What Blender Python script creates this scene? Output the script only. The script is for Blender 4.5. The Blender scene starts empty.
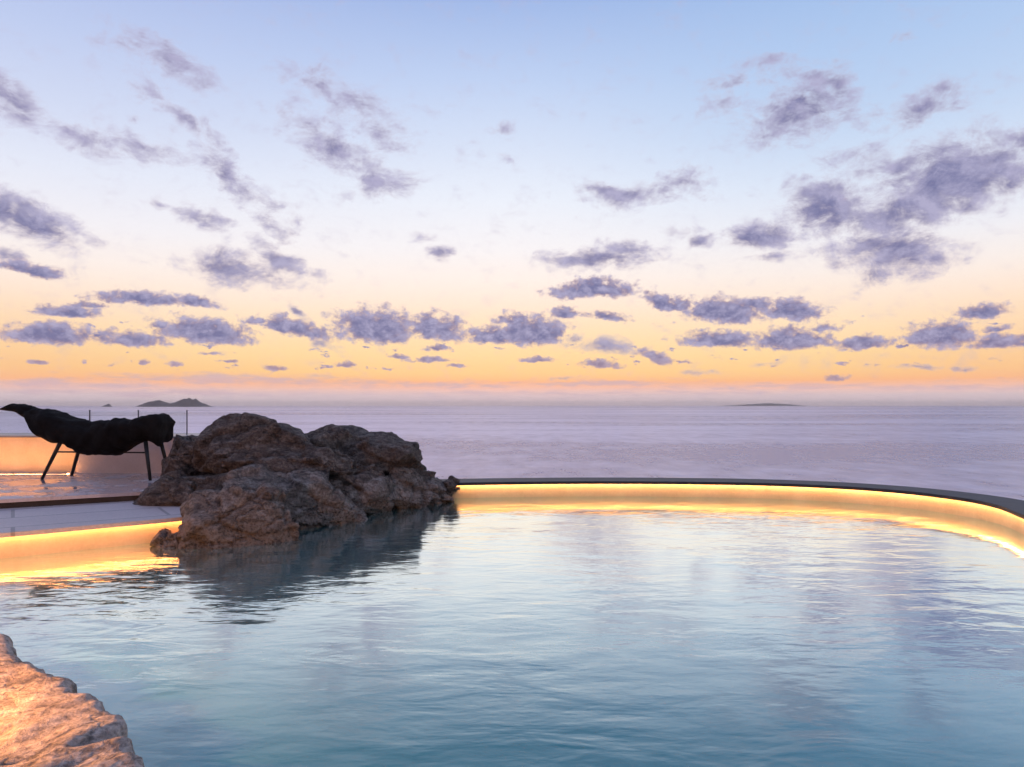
import bpy, bmesh, math, random
from mathutils import Vector, Matrix, noise, Euler

random.seed(7)
SC = bpy.context.scene
COL = SC.collection
R = math.radians

# ------------------------------------------------------------------ camera
EYE = 1.25            # metres above the pool water
FPX, CX, HY = 740.0, 512.0, 405.0
cam_d = bpy.data.cameras.new('camera')
cam = bpy.data.objects.new('camera', cam_d)
COL.objects.link(cam)
cam.location = (0, 0, EYE)
cam.rotation_euler = (R(90), 0, 0)
cam_d.sensor_width = 36
cam_d.lens = FPX * 36 / 1024
cam_d.shift_y = (HY - 383.5) / 1024
cam_d.clip_start = 0.05
cam_d.clip_end = 400000
SC.camera = cam


def lin(r, g, b):
    def f(c):
        c /= 255.0
        return c / 12.92 if c <= 0.04045 else ((c + 0.055) / 1.055) ** 2.4
    return (f(r), f(g), f(b), 1.0)


# ------------------------------------------------------------------ helpers
def obj(name, bm, mat, parent=None, smooth=True, up=False):
    me = bpy.data.meshes.new(name)
    bmesh.ops.recalc_face_normals(bm, faces=bm.faces[:])
    if up:          # an open sheet looks at the sky
        bm.normal_update()
        down = [f for f in bm.faces if f.normal.z < 0]
        if len(down) > len(bm.faces) / 2:
            bmesh.ops.reverse_faces(bm, faces=bm.faces[:])
    if smooth:
        for f in bm.faces:
            f.smooth = True
    bm.to_mesh(me)
    bm.free()
    me.materials.append(mat)
    o = bpy.data.objects.new(name, me)
    COL.objects.link(o)
    if parent is not None:
        o.parent = parent
        o.matrix_parent_inverse = Matrix.Translation(parent.location).inverted()
    return o


def thing(name, label, cat, loc=(0, 0, 0), group=None):
    o = bpy.data.objects.new(name, None)
    COL.objects.link(o)
    o.location = loc
    return tag(o, label, cat, group)


def tag(o, label, cat, group=None):
    o['label'] = label
    o['category'] = cat
    if group:
        o['group'] = group
    return o


def struct(o, kind='structure'):
    o['kind'] = kind
    return o


def catmull(pts, n=10, closed=False):
    out = []
    m = len(pts)
    P = [Vector(p) for p in pts]
    rng = range(m) if closed else range(m - 1)
    for i in rng:
        if closed:
            p0, p1, p2, p3 = P[(i - 1) % m], P[i], P[(i + 1) % m], P[(i + 2) % m]
        else:
            p1, p2 = P[i], P[i + 1]
            p0 = P[i - 1] if i > 0 else p1 * 2 - p2
            p3 = P[i + 2] if i + 2 < m else p2 * 2 - p1
        for k in range(n):
            t = k / n
            out.append(0.5 * ((2 * p1) + (p2 - p0) * t + (2 * p0 - 5 * p1 + 4 * p2 - p3) * t * t
                              + (3 * p1 - p0 - 3 * p2 + p3) * t ** 3))
    if not closed:
        out.append(P[-1])
    return out


def normals2(path):
    """unit normals pointing to the right-hand side of travel"""
    ns = []
    for i in range(len(path)):
        a = path[max(i - 1, 0)]
        b = path[min(i + 1, len(path) - 1)]
        d = (b - a).normalized()
        ns.append(Vector((d.y, -d.x)))
    return ns


def sweep(bm, path, profile, side=1):
    """closed profile of (offset, z) swept along a 2D path; offset along the path normal"""
    ns = normals2(path)
    rings = []
    for p, n in zip(path, ns):
        ring = []
        for off, z in profile:
            q = p + n * off * side
            ring.append(bm.verts.new((q.x, q.y, z)))
        rings.append(ring)
    m = len(profile)
    for a, b in zip(rings, rings[1:]):
        for i in range(m):
            j = (i + 1) % m
            bm.faces.new((a[i], a[j], b[j], b[i]))
    bm.faces.new(rings[0])
    bm.faces.new(rings[-1][::-1])


def poly_sheet(bm, loop, z):
    vs = [bm.verts.new((p.x, p.y, z)) for p in loop]
    f = bm.faces.new(vs)
    if f.normal.z < 0:
        f.normal_flip()
    bmesh.ops.triangulate(bm, faces=[f])


def prism(bm, loop, z0, z1):
    lo = [bm.verts.new((p[0], p[1], z0)) for p in loop]
    hi = [bm.verts.new((p[0], p[1], z1)) for p in loop]
    n = len(loop)
    bm.faces.new(hi)
    bm.faces.new(lo[::-1])
    for i in range(n):
        j = (i + 1) % n
        bm.faces.new((lo[i], lo[j], hi[j], hi[i]))


def box(bm, x0, x1, y0, y1, z0, z1):
    prism(bm, [(x0, y0), (x1, y0), (x1, y1), (x0, y1)], z0, z1)


def tube(bm, pts, rad, seg=10):
    pts = [Vector(p) for p in pts]
    rings = []
    up = Vector((0.13, 0.31, 0.94))
    for i, p in enumerate(pts):
        d = (pts[min(i + 1, len(pts) - 1)] - pts[max(i - 1, 0)]).normalized()
        a = d.cross(up)
        if a.length < 1e-3:
            a = d.cross(Vector((1, 0, 0)))
        a.normalize()
        b = d.cross(a)
        r = rad[i] if isinstance(rad, (list, tuple)) else rad
        rings.append([bm.verts.new(p + (a * math.cos(2 * math.pi * k / seg) + b * math.sin(2 * math.pi * k / seg)) * r)
                      for k in range(seg)])
    for A, B in zip(rings, rings[1:]):
        for k in range(seg):
            j = (k + 1) % seg
            bm.faces.new((A[k], A[j], B[j], B[k]))
    bm.faces.new(rings[0][::-1])
    bm.faces.new(rings[-1])


# ------------------------------------------------------------------ node helper
class NT:
    def __init__(self, tree):
        self.t = tree
        self.n = tree.nodes
        self.l = tree.links

    def node(self, typ, **kw):
        nd = self.n.new(typ)
        for k, v in kw.items():
            setattr(nd, k, v)
        return nd

    def put(self, sock, val):
        if val is None:
            return
        if hasattr(val, 'is_output') or isinstance(val, bpy.types.NodeSocket):
            self.l.new(val, sock)
        else:
            if isinstance(val, tuple) and len(val) == 3 and len(sock.default_value) == 4:
                val = (*val, 1.0)
            sock.default_value = val

    def math(self, op, a=None, b=None, c=None, clamp=False):
        nd = self.node('ShaderNodeMath', operation=op)
        nd.use_clamp = clamp
        for i, v in enumerate((a, b, c)):
            if v is not None:
                self.put(nd.inputs[i], v)
        return nd.outputs[0]

    def vmath(self, op, a=None, b=None):
        nd = self.node('ShaderNodeVectorMath', operation=op)
        self.put(nd.inputs[0], a)
        if b is not None:
            self.put(nd.inputs[1], b)
        return nd.outputs['Value'] if op in ('LENGTH', 'DOT_PRODUCT') else nd.outputs['Vector']

    def noise(self, vec, scale, detail=4, rough=0.55, dist=0.0, lac=2.0, dims='3D'):
        nd = self.node('ShaderNodeTexNoise', noise_dimensions=dims)
        self.put(nd.inputs['Vector'], vec)
        nd.inputs['Scale'].default_value = scale
        nd.inputs['Detail'].default_value = detail
        nd.inputs['Roughness'].default_value = rough
        nd.inputs['Lacunarity'].default_value = lac
        nd.inputs['Distortion'].default_value = dist
        return nd.outputs['Fac'], nd.outputs['Color']

    def ramp(self, fac, stops, interp='LINEAR'):
        nd = self.node('ShaderNodeValToRGB')
        cr = nd.color_ramp
        cr.interpolation = interp
        while len(cr.elements) < len(stops):
            cr.elements.new(0.5)
        for e, (p, c) in zip(cr.elements, stops):
            e.position = p
            e.color = c if len(c) == 4 else (*c, 1)
        self.put(nd.inputs[0], fac)
        return nd.outputs['Color']

    def smooth(self, v, a, b, lo=0.0, hi=1.0):
        nd = self.node('ShaderNodeMapRange', interpolation_type='SMOOTHSTEP')
        self.put(nd.inputs['Value'], v)
        nd.inputs['From Min'].default_value = a
        nd.inputs['From Max'].default_value = b
        nd.inputs['To Min'].default_value = lo
        nd.inputs['To Max'].default_value = hi
        return nd.outputs['Result']

    def mix(self, fac, a, b, blend='MIX'):
        nd = self.node('ShaderNodeMix', data_type='RGBA', blend_type=blend)
        self.put(nd.inputs[0], fac)
        self.put(nd.inputs[6], a)
        self.put(nd.inputs[7], b)
        return nd.outputs[2]

    def mapping(self, vec, loc=(0, 0, 0), rot=(0, 0, 0), scale=(1, 1, 1), typ='POINT'):
        nd = self.node('ShaderNodeMapping', vector_type=typ)
        self.put(nd.inputs['Vector'], vec)
        nd.inputs['Location'].default_value = loc
        nd.inputs['Rotation'].default_value = rot
        nd.inputs['Scale'].default_value = scale
        return nd.outputs['Vector']

    def bump(self, height, strength, distance, normal=None):
        nd = self.node('ShaderNodeBump')
        self.put(nd.inputs['Height'], height)
        nd.inputs['Strength'].default_value = strength
        nd.inputs['Distance'].default_value = distance
        if normal is not None:
            self.put(nd.inputs['Normal'], normal)
        return nd.outputs['Normal']


def material(name):
    m = bpy.data.materials.new(name)
    m.use_nodes = True
    nt = NT(m.node_tree)
    m.node_tree.nodes.clear()
    out = nt.node('ShaderNodeOutputMaterial')
    co = nt.node('ShaderNodeTexCoord').outputs['Object']
    return m, nt, out, co


def principled(nt, out, color, rough=0.6, normal=None, ior=1.45, spec=None, metallic=0.0, coat=0.0):
    b = nt.node('ShaderNodeBsdfPrincipled')
    nt.put(b.inputs['Base Color'], color)
    nt.put(b.inputs['Roughness'], rough)
    b.inputs['IOR'].default_value = ior
    b.inputs['Metallic'].default_value = metallic
    b.inputs['Coat Weight'].default_value = coat
    if spec is not None:
        b.inputs['Specular IOR Level'].default_value = spec
    if normal is not None:
        nt.put(b.inputs['Normal'], normal)
    nt.l.new(b.outputs[0], out.inputs['Surface'])
    return b


# ================================================================== SKY
SUN_EL, SUN_AZ = 1.6, 0.0     # the sun sets straight ahead, on the horizon

# clouds: centre px, py, half width, half height, tilt (deg, + = right end lower), density, kind (c = heap cloud)
CLOUDS = [
    # upper left wisps
    (170, 62, 62, 15, 24, .62, 'w'), (205, 78, 26, 13, 20, .60, 'w'), (118, 44, 26, 8, 10, .35, 'w'),
    (10, 102, 46, 15, 24, .85, 'w'), (75, 132, 60, 12, 16, .66, 'w'), (140, 146, 46, 12, 10, .60, 'w'),
    (188, 124, 54, 9, 32, .66, 'w'), (222, 172, 50, 13, 38, .74, 'w'), (262, 206, 34, 14, 25, .52, 'w'),
    (274, 230, 24, 9, 25, .70, 'w'), (200, 219, 26, 9, 18, .82, 'w'), (136, 118, 8, 5, 0, .5, 'w'), (165, 202, 14, 5, 10, .5, 'w'),
    (350, 104, 62, 19, 22, .58, 'w'), (322, 92, 26, 14, 35, .58, 'w'), (340, 150, 66, 19, 24, .74, 'w'),
    (386, 178, 34, 16, 12, .72, 'w'), (375, 130, 38, 16, 45, .62, 'w'), (340, 195, 14, 9, 0, .45, 'w'),
    (30, 218, 58, 20, 14, 1.0, 'w'), (92, 240, 22, 7, 22, .66, 'w'), (-5, 206, 30, 20, 10, 1.0, 'w'),
    (30, 269, 44, 11, 8, .98, 'c'), (4, 252, 24, 8, 12, .85, 'w'), (100, 296, 10, 3, 0, .45, 'w'),
    (238, 268, 58, 15, 4, .92, 'w'), (280, 258, 34, 11, 20, .88, 'w'), (310, 270, 24, 7, 10, .5, 'w'),
    (501, 129, 13, 8, 0, .62, 'w'), (505, 160, 10, 5, 30, .4, 'w'), (443, 251, 14, 8, 0, .80, 'w'),
    (420, 236, 12, 6, 0, .4, 'w'),
    # left heap clouds
    (140, 301, 52, 10, 0, 1.0, 'c'), (195, 302, 34, 9, 6, .98, 'c'), (90, 306, 26, 6, 0, .8, 'c'),
    (72, 313, 42, 9, 2, 1.0, 'c'), (50, 337, 56, 16, 0, 1.05, 'c'), (132, 341, 46, 11, 3, 1.0, 'c'),
    (205, 334, 60, 18, 3, 1.05, 'c'), (160, 326, 14, 8, 0, .8, 'c'), (292, 330, 48, 13, 14, .9, 'c'), (262, 322, 22, 6, 0, .75, 'c'),
    (376, 331, 46, 25, 0, 1.1, 'c'), (434, 332, 38, 19, 4, 1.02, 'c'), (492, 338, 28, 14, 4, 1.05, 'c'),
    (300, 312, 12, 5, 30, .8, 'w'), (330, 315, 10, 3, 0, .6, 'w'), (322, 345, 22, 5, 10, .7, 'w'), (437, 350, 18, 4, 0, .8, 'c'),
    (146, 363, 9, 5, 0, .9, 'c'), (175, 364, 10, 4, 0, .8, 'c'), (274, 368, 15, 4, 0, .85, 'c'), (345, 364, 13, 4, 0, .85, 'c'),
    (430, 361, 26, 4, 2, .9, 'c'), (398, 357, 12, 3, 0, .7, 'c'), (457, 367, 13, 3, 0, .8, 'c'), (37, 363, 11, 4, 0, .8, 'c'),
    (227, 361, 12, 3, 0, .75, 'c'), (110, 366, 8, 3, 0, .6, 'c'), (215, 353, 14, 3, 0, .6, 'c'), (390, 369, 9, 2.5, 0, .6, 'c'),
    # upper right wisps
    (800, 112, 54, 25, -8, .92, 'w'), (815, 76, 50, 14, 14, .70, 'w'), (842, 88, 26, 16, 40, .66, 'w'), (795, 100, 22, 26, -20, .7, 'w'),
    (724, 102, 22, 15, 10, .52, 'w'), (738, 82, 34, 8, 6, .52, 'w'), (770, 60, 30, 8, 5, .42, 'w'),
    (918, 108, 46, 13, -12, .58, 'w'), (940, 90, 18, 10, 0, .62, 'w'), (870, 116, 22, 10, 0, .45, 'w'), (905, 40, 16, 8, 0, .3, 'w'),
    (636, 192, 58, 11, -2, .84, 'w'), (680, 178, 24, 12, -20, .62, 'w'), (604, 190, 26, 9, 0, .8, 'w'),
    (948, 180, 78, 38, -6, 1.2, 'w'), (885, 218, 56, 20, -10, 1.0, 'w'), (905, 168, 60, 16, 4, .78, 'w'), (855, 155, 34, 12, -10, .55, 'w'), (910, 205, 60, 16, -8, 1.0, 'w'),
    (828, 210, 48, 26, 12, 1.08, 'w'), (800, 202, 22, 10, 0, .7, 'w'), (762, 236, 46, 15, -3, 1.08, 'w'), (700, 241, 14, 7, 0, .82, 'w'), (680, 234, 20, 6, 0, .45, 'w'),
    (890, 248, 68, 22, 4, 1.05, 'w'), (874, 274, 22, 15, -30, .82, 'w'), (935, 255, 30, 14, 0, .8, 'w'), (775, 258, 30, 5, 0, .6, 'w'),
    (600, 256, 58, 11, -4, .95, 'w'), (630, 246, 28, 9, 10, .88, 'w'), (570, 258, 28, 9, 0, .9, 'w'),
    (1022, 145, 26, 20, -30, .85, 'w'), (1000, 158, 16, 8, -20, .5, 'w'),
    # right heap clouds
    (592, 291, 54, 14, -2, 1.05, 'c'), (564, 314, 15, 9, 0, 1.0, 'c'), (604, 318, 26, 7, 6, .9, 'c'),
    (532, 335, 42, 21, 0, 1.1, 'c'), (512, 320, 26, 9, 0, .85, 'c'), (602, 345, 34, 7, 4, .85, 'w'), (576, 340, 12, 5, 0, .6, 'w'),
    (536, 360, 18, 4, 0, .85, 'c'), (600, 365, 24, 6, 4, .92, 'c'), (654, 358, 24, 8, 18, .95, 'c'), (680, 363, 16, 3, 0, .7, 'c'), (645, 349, 12, 4, 0, .6, 'w'),
    (668, 303, 34, 11, 16, 1.0, 'c'), (722, 315, 46, 18, 4, 1.08, 'c'), (790, 313, 38, 15, 8, 1.05, 'c'), (752, 306, 40, 8, 0, .9, 'c'),
    (716, 342, 48, 12, 2, 1.05, 'c'), (790, 342, 50, 15, 0, 1.05, 'c'), (825, 329, 20, 6, 0, .8, 'c'), (862, 345, 36, 11, 0, 1.02, 'c'),
    (940, 338, 46, 20, 0, 1.1, 'c'), (1002, 344, 44, 11, 0, 1.0, 'c'), (984, 313, 38, 10, 0, 1.0, 'c'), (995, 330, 22, 5, 0, .7, 'c'),
    (835, 379, 16, 4, 0, .85, 'c'), (917, 367, 24, 3, 0, .6, 'w'), (965, 370, 14, 2.5, 0, .5, 'w'), (850, 322, 8, 3, 0, .5, 'w'),
    (760, 364, 22, 2.5, 0, .45, 'w'), (700, 372, 20, 2.5, 0, .45, 'w'), (560, 377, 24, 3, 0, .5, 'w'),
    # long low bank just over the horizon
    (235, 379, 170, 6, 0, .62, 's'), (60, 384, 130, 6, 0, .55, 's'), (430, 384, 190, 4, 0, .50, 's'),
    (600, 383, 110, 4, 0, .55, 's'), (760, 386, 160, 4, 0, .42, 's'), (950, 388, 140, 4, 0, .42, 's'),
    (160, 392, 260, 4, 0, .5, 's'), (560, 393, 300, 3, 0, .35, 's'), (1000, 380, 60, 3, 0, .35, 's'),
]


def build_world():
    w = bpy.data.worlds.new('World')
    SC.world = w
    w.use_nodes = True
    t = NT(w.node_tree)
    w.node_tree.nodes.clear()
    out = t.node('ShaderNodeOutputWorld')
    d = t.node('ShaderNodeTexCoord').outputs['Generated']
    sep = t.node('ShaderNodeSeparateXYZ')
    t.l.new(d, sep.inputs[0])
    x, y, z = sep.outputs
    az = t.math('ARCTAN2', x, y)
    hl = t.math('MAXIMUM', t.math('SQRT', t.math('ADD', t.math('MULTIPLY', x, x), t.math('MULTIPLY', y, y))), 0.05)
    el = t.math('DIVIDE', z, hl)
    comb = t.node('ShaderNodeCombineXYZ')
    t.l.new(az, comb.inputs[0])
    t.l.new(el, comb.inputs[1])
    P = comb.outputs[0]

    # --- clear dusk sky: colour by elevation, towards the sunset and away from it
    top = 1.6
    def s(py, c):
        return (max(0.0, (HY - py) / FPX / top), lin(*c))
    fac = t.math('DIVIDE', el, top, clamp=True)
    west = t.ramp(fac, [
        s(405, (214, 198, 206)), s(396, (222, 200, 204)), s(389, (246, 200, 186)), s(383, (255, 184, 136)),
        s(374, (255, 200, 134)), s(356, (255, 215, 158)), s(335, (255, 224, 185)), s(308, (255, 232, 212)),
        s(280, (253, 240, 232)), s(250, (247, 243, 245)), s(200, (234, 239, 250)), s(145, (214, 225, 246)), s(80, (190, 208, 241)),
        s(0, (160, 184, 230)), (0.60, lin(122, 148, 205)), (1.0, lin(96, 122, 184))])
    east = t.ramp(fac, [
        (0.0, lin(150, 145, 178)), (0.05, lin(190, 170, 192)), (0.14, lin(215, 192, 206)),
        (0.30, lin(188, 190, 218)), (0.6, lin(145, 164, 210)), (1.0, lin(104, 130, 190))])
    ca = t.math('COSINE', az)
    aw = t.smooth(ca, -0.5, 0.55)
    sky = t.mix(aw, east, west)
    # the glow is strongest round the place where the sun has just gone
    g = t.math('MULTIPLY', t.smooth(ca, 0.80, 1.0), t.math('MULTIPLY', t.smooth(el, 0.16, 0.06), t.smooth(el, 0.022, 0.045)))
    sky = t.mix(t.math('MULTIPLY', g, 0.25), sky, lin(255, 229, 176))
    # a little pinker low to both sides
    g2 = t.math('MULTIPLY', t.smooth(ca, 0.96, 0.80), t.math('MULTIPLY', t.smooth(el, 0.17, 0.05), t.smooth(el, 0.015, 0.04)))
    sky = t.mix(t.math('MULTIPLY', g2, 0.35), sky, lin(250, 196, 158))

    # lavender to the left, clearer blue to the right of the sunset
    sd_ = t.math('SINE', az)
    hi_ = t.smooth(el, 0.10, 0.40)
    sky = t.mix(t.math('MULTIPLY', t.smooth(sd_, 0.05, -0.6), t.math('MULTIPLY', hi_, 0.26)), sky, lin(186, 186, 226))
    sky = t.mix(t.math('MULTIPLY', t.smooth(sd_, -0.05, 0.45), t.math('MULTIPLY', hi_, 0.40)), sky, lin(152, 190, 232))

    nis = t.node('ShaderNodeTexSky', sky_type='NISHITA')
    nis.sun_disc = False
    nis.sun_elevation = R(SUN_EL)
    nis.sun_rotation = R(SUN_AZ)
    nis.air_density = 1.2
    nis.dust_density = 1.5
    nis_c = t.vmath('SCALE', nis.outputs[0])
    nis_c.node.inputs['Scale'].default_value = 0.10
    sky = t.mix(0.03, sky, nis_c)

    # --- clouds
    # warped coordinate so that no cloud is an ellipse
    _, wc1 = t.noise(t.mapping(P, scale=(1.0, 1.5, 1)), 9.0, 3, .55)
    _, wc2 = t.noise(t.mapping(P, loc=(3, 7, 1), scale=(1.0, 1.5, 1)), 38.0, 3, .6)
    low = t.smooth(el, 0.05, 0.24)           # 0 low, 1 high
    w1 = t.vmath('SUBTRACT', wc1, (0.5, 0.5, 0.5))
    w1 = t.vmath('MULTIPLY', w1, (0.07, 0.035, 0))
    w1n = t.node('ShaderNodeVectorMath', operation='SCALE')
    t.l.new(w1, w1n.inputs[0])
    t.l.new(t.math('MULTIPLY_ADD', low, 0.85, 0.15), w1n.inputs['Scale'])
    w2 = t.vmath('MULTIPLY', t.vmath('SUBTRACT', wc2, (0.5, 0.5, 0.5)), (0.022, 0.013, 0))
    Pw = t.vmath('ADD', t.vmath('ADD', P, w1n.outputs[0]), w2)

    acc_c = acc_w = acc_s = None
    val = None
    for idx, (px, py, rx, ry, ang, den, kind) in enumerate(sorted(CLOUDS, key=lambda k: k[6])):
        if idx % 25 == 24:      # chain the work so that the shader compiler handles a few clouds at a time
            last = acc_w or acc_s or acc_c
            cb = t.node('ShaderNodeCombineXYZ')
            t.l.new(t.math('MULTIPLY', last, 1e-6), cb.inputs[0])
            Pw = t.vmath('ADD', Pw, cb.outputs[0])
        u = (px - CX) / FPX
        v = (HY - py) / FPX
        q = 1 + u * u
        c0, c1 = math.atan(u), v / math.sqrt(q)
        ex, ey = (1.42, 1.55) if kind == 'w' else (1.25, 1.35)
        sx, sy = rx * ex / FPX / q, ry * ey / FPX / math.sqrt(q)
        m = t.mapping(Pw, loc=(c0, c1, 0), rot=(0, 0, -R(ang)), scale=(sx, sy, 1), typ='TEXTURE')
        if kind == 'c':     # flat underside
            m = t.vmath('MAXIMUM', m, t.vmath('MULTIPLY', m, (-1, -1.9, 1)))
        ln = t.vmath('LENGTH', m)
        val = t.math('MULTIPLY_ADD', ln, -den, den)
        if kind == 'c':
            acc_c = val if acc_c is None else t.math('MAXIMUM', acc_c, val)
        elif kind == 'w':
            acc_w = val if acc_w is None else t.math('MAXIMUM', acc_w, val)
        else:
            acc_s = val if acc_s is None else t.math('MAXIMUM', acc_s, val)

    # scattered cloud in the rest of the sky, away from the photographed quarter
    gen_n, _ = t.noise(t.mapping(d, scale=(1, 1, 2.4)), 3.2, 7, .6)
    away = t.smooth(ca, 0.76, 0.60)
    gen = t.math('MULTIPLY', t.math('SUBTRACT', gen_n, 0.42), t.math('MULTIPLY', away, 3.0))
    acc_w = t.math('MAXIMUM', acc_w, gen)

    Ns = t.mapping(P, scale=(1.0, 1.25, 1))
    nf, _ = t.noise(Ns, 23.0, 10, .68, 0.45)          # high cloud
    nf2, _ = t.noise(t.mapping(Ns, rot=(0, 0, R(24)), scale=(0.8, 1.2, 1)), 52.0, 5, .62, 0.2)
    nh, _ = t.noise(t.mapping(P, scale=(1.0, 1.25, 1)), 58.0, 9, .68)          # heaps
    vo = t.node('ShaderNodeTexVoronoi', feature='SMOOTH_F1')
    t.l.new(t.mapping(Pw, scale=(1.0, 1.2, 1)), vo.inputs['Vector'])
    vo.inputs['Scale'].default_value = 78
    vo.inputs['Detail'].default_value = 1.5
    vo.inputs['Smoothness'].default_value = 0.35
    bil = t.math('SUBTRACT', 0.95, vo.outputs['Distance'])
    nhb = t.math('MULTIPLY_ADD', nh, 0.86, t.math('MULTIPLY', bil, 0.14))
    nsn, _ = t.noise(t.mapping(P, scale=(1.0, 7.0, 1)), 22.0, 6, .62)
    nw = t.math('MULTIPLY_ADD', nf, 0.66, t.math('MULTIPLY', nf2, 0.34))
    dw = t.math('ADD', acc_w, t.math('MULTIPLY', t.math('SUBTRACT', nw, 0.495), 2.7))
    # little scraps of cloud low down, between the heaps
    scr, _ = t.noise(t.mapping(P, scale=(1.0, 2.6, 1)), 34.0, 5, .60)
    scr = t.math('MULTIPLY', t.math('SUBTRACT', scr, 0.585), t.math('MULTIPLY', t.smooth(el, 0.030, 0.055), t.smooth(el, 0.14, 0.08)))
    acc_c = t.math('MAXIMUM', acc_c, t.math('MULTIPLY_ADD', scr, 6.0, -0.05))
    dc = t.math('ADD', acc_c, t.math('MULTIPLY', t.math('SUBTRACT', nhb, 0.515), 1.7))
    ds = t.math('ADD', acc_s, t.math('MULTIPLY', t.math('SUBTRACT', nsn, 0.55), 1.3))
    # no cloud where there is no seed at all
    dw = t.math('MULTIPLY', dw, t.smooth(acc_w, -0.25, 0.12))
    dc = t.math('MULTIPLY', dc, t.smooth(acc_c, -0.25, 0.10))
    ds = t.math('MULTIPLY', ds, t.smooth(acc_s, -0.4, 0.10))
    aw_ = t.math('MULTIPLY', t.smooth(dw, 0.0, 0.85), 0.92)
    ac_ = t.math('MULTIPLY', t.smooth(dc, 0.0, 0.42), 0.96)
    as_ = t.math('MULTIPLY', t.smooth(ds, 0.0, 0.50), 0.70)

    # relief: brighter where the cloud thins out upwards, by an offset sample
    # billows: density sampled a little higher up and to one side
    nh2, _ = t.noise(t.mapping(P, loc=(0.0045, 0.0085, 0), scale=(1.0, 1.25, 1)), 58.0, 5, .66)
    nf3, _ = t.noise(t.mapping(Ns, loc=(0.009, 0.019, 0)), 23.0, 6, .66, 0.45)
    rel_c = t.math('MULTIPLY_ADD', t.math('SUBTRACT', nh2, nh), 3.2, 0.62, clamp=True)
    rel_w = t.math('MULTIPLY_ADD', t.math('SUBTRACT', nf3, nf), 3.2, 0.60, clamp=True)
    thick_c = t.smooth(dc, 0.02, 0.62)
    thick_w = t.smooth(dw, 0.05, 1.0)
    col_c = t.mix(thick_c, lin(204, 172, 174), lin(112, 113, 156))
    col_c = t.mix(t.math('MULTIPLY', t.math('SUBTRACT', 1.0, rel_c), 0.80), col_c, lin(178, 172, 204))
    col_w = t.mix(thick_w, lin(204, 186, 198), lin(104, 104, 150))
    col_w = t.mix(t.math('MULTIPLY', t.math('SUBTRACT', 1.0, rel_w), 0.75), col_w, lin(184, 178, 208))
    # cloud bodies close to the glow catch a little of it
    warm = t.smooth(el, 0.085, 0.03)
    col_c = t.mix(t.math('MULTIPLY', warm, 0.40), col_c, lin(214, 164, 150))
    sky = t.mix(as_, sky, lin(206, 178, 190))
    sky = t.mix(aw_, sky, col_w)
    sky = t.mix(ac_, sky, col_c)

    bg = t.node('ShaderNodeBackground')
    t.l.new(sky, bg.inputs['Color'])
    bg.inputs['Strength'].default_value = 1.06
    t.l.new(bg.outputs[0], out.inputs['Surface'])
    w.cycles.sampling_method = 'MANUAL'
    w.cycles.sample_map_resolution = 1024


build_world()

sun_d = bpy.data.lights.new('sun', 'SUN')
sun_d.energy = 0.12
sun_d.angle = R(60)
sun_d.color = (1.0, 0.62, 0.34)
sun = bpy.data.objects.new('sun', sun_d)
COL.objects.link(sun)
sun.rotation_euler = (R(90 - SUN_EL), 0, R(180 - SUN_AZ))
sun.rotation_euler = Vector((0, -math.cos(R(SUN_EL)), -math.sin(R(SUN_EL)))).to_track_quat('-Z', 'Y').to_euler()

# ================================================================== MATERIALS


def mat_rock(name, c_dark, c_mid, c_pale, tide=True, bumpk=1.0):
    m, t, out, co = material(name)
    n1, _ = t.noise(co, 1.6, 6, .6)
    n2, _ = t.noise(t.mapping(co, rot=(0.3, 0.5, 0.2), scale=(1, 1, 2.2)), 7.0, 8, .65)
    n3, _ = t.noise(co, 34.0, 6, .75)
    n4, _ = t.noise(t.mapping(co, loc=(4, 2, 9)), 16.0, 6, .7)
    base = t.ramp(n2, [(0.30, c_dark), (0.50, c_mid), (0.72, c_pale)])
    rust = t.smooth(n1, 0.48, 0.66)
    base = t.mix(t.math('MULTIPLY', rust, 0.30), base, (0.20, 0.12, 0.075, 1))
    lich = t.math('MULTIPLY', t.smooth(n4, 0.60, 0.72), 0.45)
    base = t.mix(lich, base, c_pale)
    grain = t.ramp(n3, [(0.34, (0.30, 0.30, 0.30)), (0.62, (1.35, 1.35, 1.35))])
    base = t.mix(0.9, base, t.mix(1.0, base, grain, 'MULTIPLY'))
    # dark fissures
    v = t.node('ShaderNodeTexVoronoi', feature='DISTANCE_TO_EDGE')
    wv = t.vmath('ADD', t.mapping(co, rot=(0.2, 0.4, 0.6), scale=(1, 1.0, 1.9)),
                 t.vmath('MULTIPLY', t.noise(co, 3.0, 4, .6)[1], (0.55, 0.55, 0.55)))
    t.l.new(wv, v.inputs['Vector'])
    v.inputs['Scale'].default_value = 1.5
    crack = t.smooth(v.outputs['Distance'], 0.0, 0.035)
    crack = t.math('MAXIMUM', crack, t.smooth(n4, 0.5, 0.56))
    base = t.mix(t.math('MULTIPLY', t.math('SUBTRACT', 1.0, crack), 0.5), base, (0.018, 0.014, 0.013, 1))
    rough = 0.78
    if tide:    # pale mineral crust along the waterline and wet dark stone just at it
        sp = t.node('ShaderNodeSeparateXYZ')
        t.l.new(co, sp.inputs[0])
        zz = t.math('ADD', sp.outputs[2], t.math('MULTIPLY', t.math('SUBTRACT', n4, 0.5), 0.22))
        band = t.math('MULTIPLY', t.smooth(zz, 0.30, 0.08), t.smooth(n3, 0.40, 0.62))
        base = t.mix(t.math('MULTIPLY', band, 0.85), base, (0.38, 0.31, 0.26, 1))
    h = t.math('MULTIPLY_ADD', n2, 0.9, t.math('MULTIPLY', n3, 0.60))
    h = t.math('ADD', h, t.math('MULTIPLY', n4, 0.45))
    h = t.math('ADD', h, t.math('MULTIPLY', crack, 0.35))
    nrm = t.bump(h, 1.0 * bumpk, 0.10)
    principled(t, out, base, rough, nrm, spec=0.35)
    return m


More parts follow.
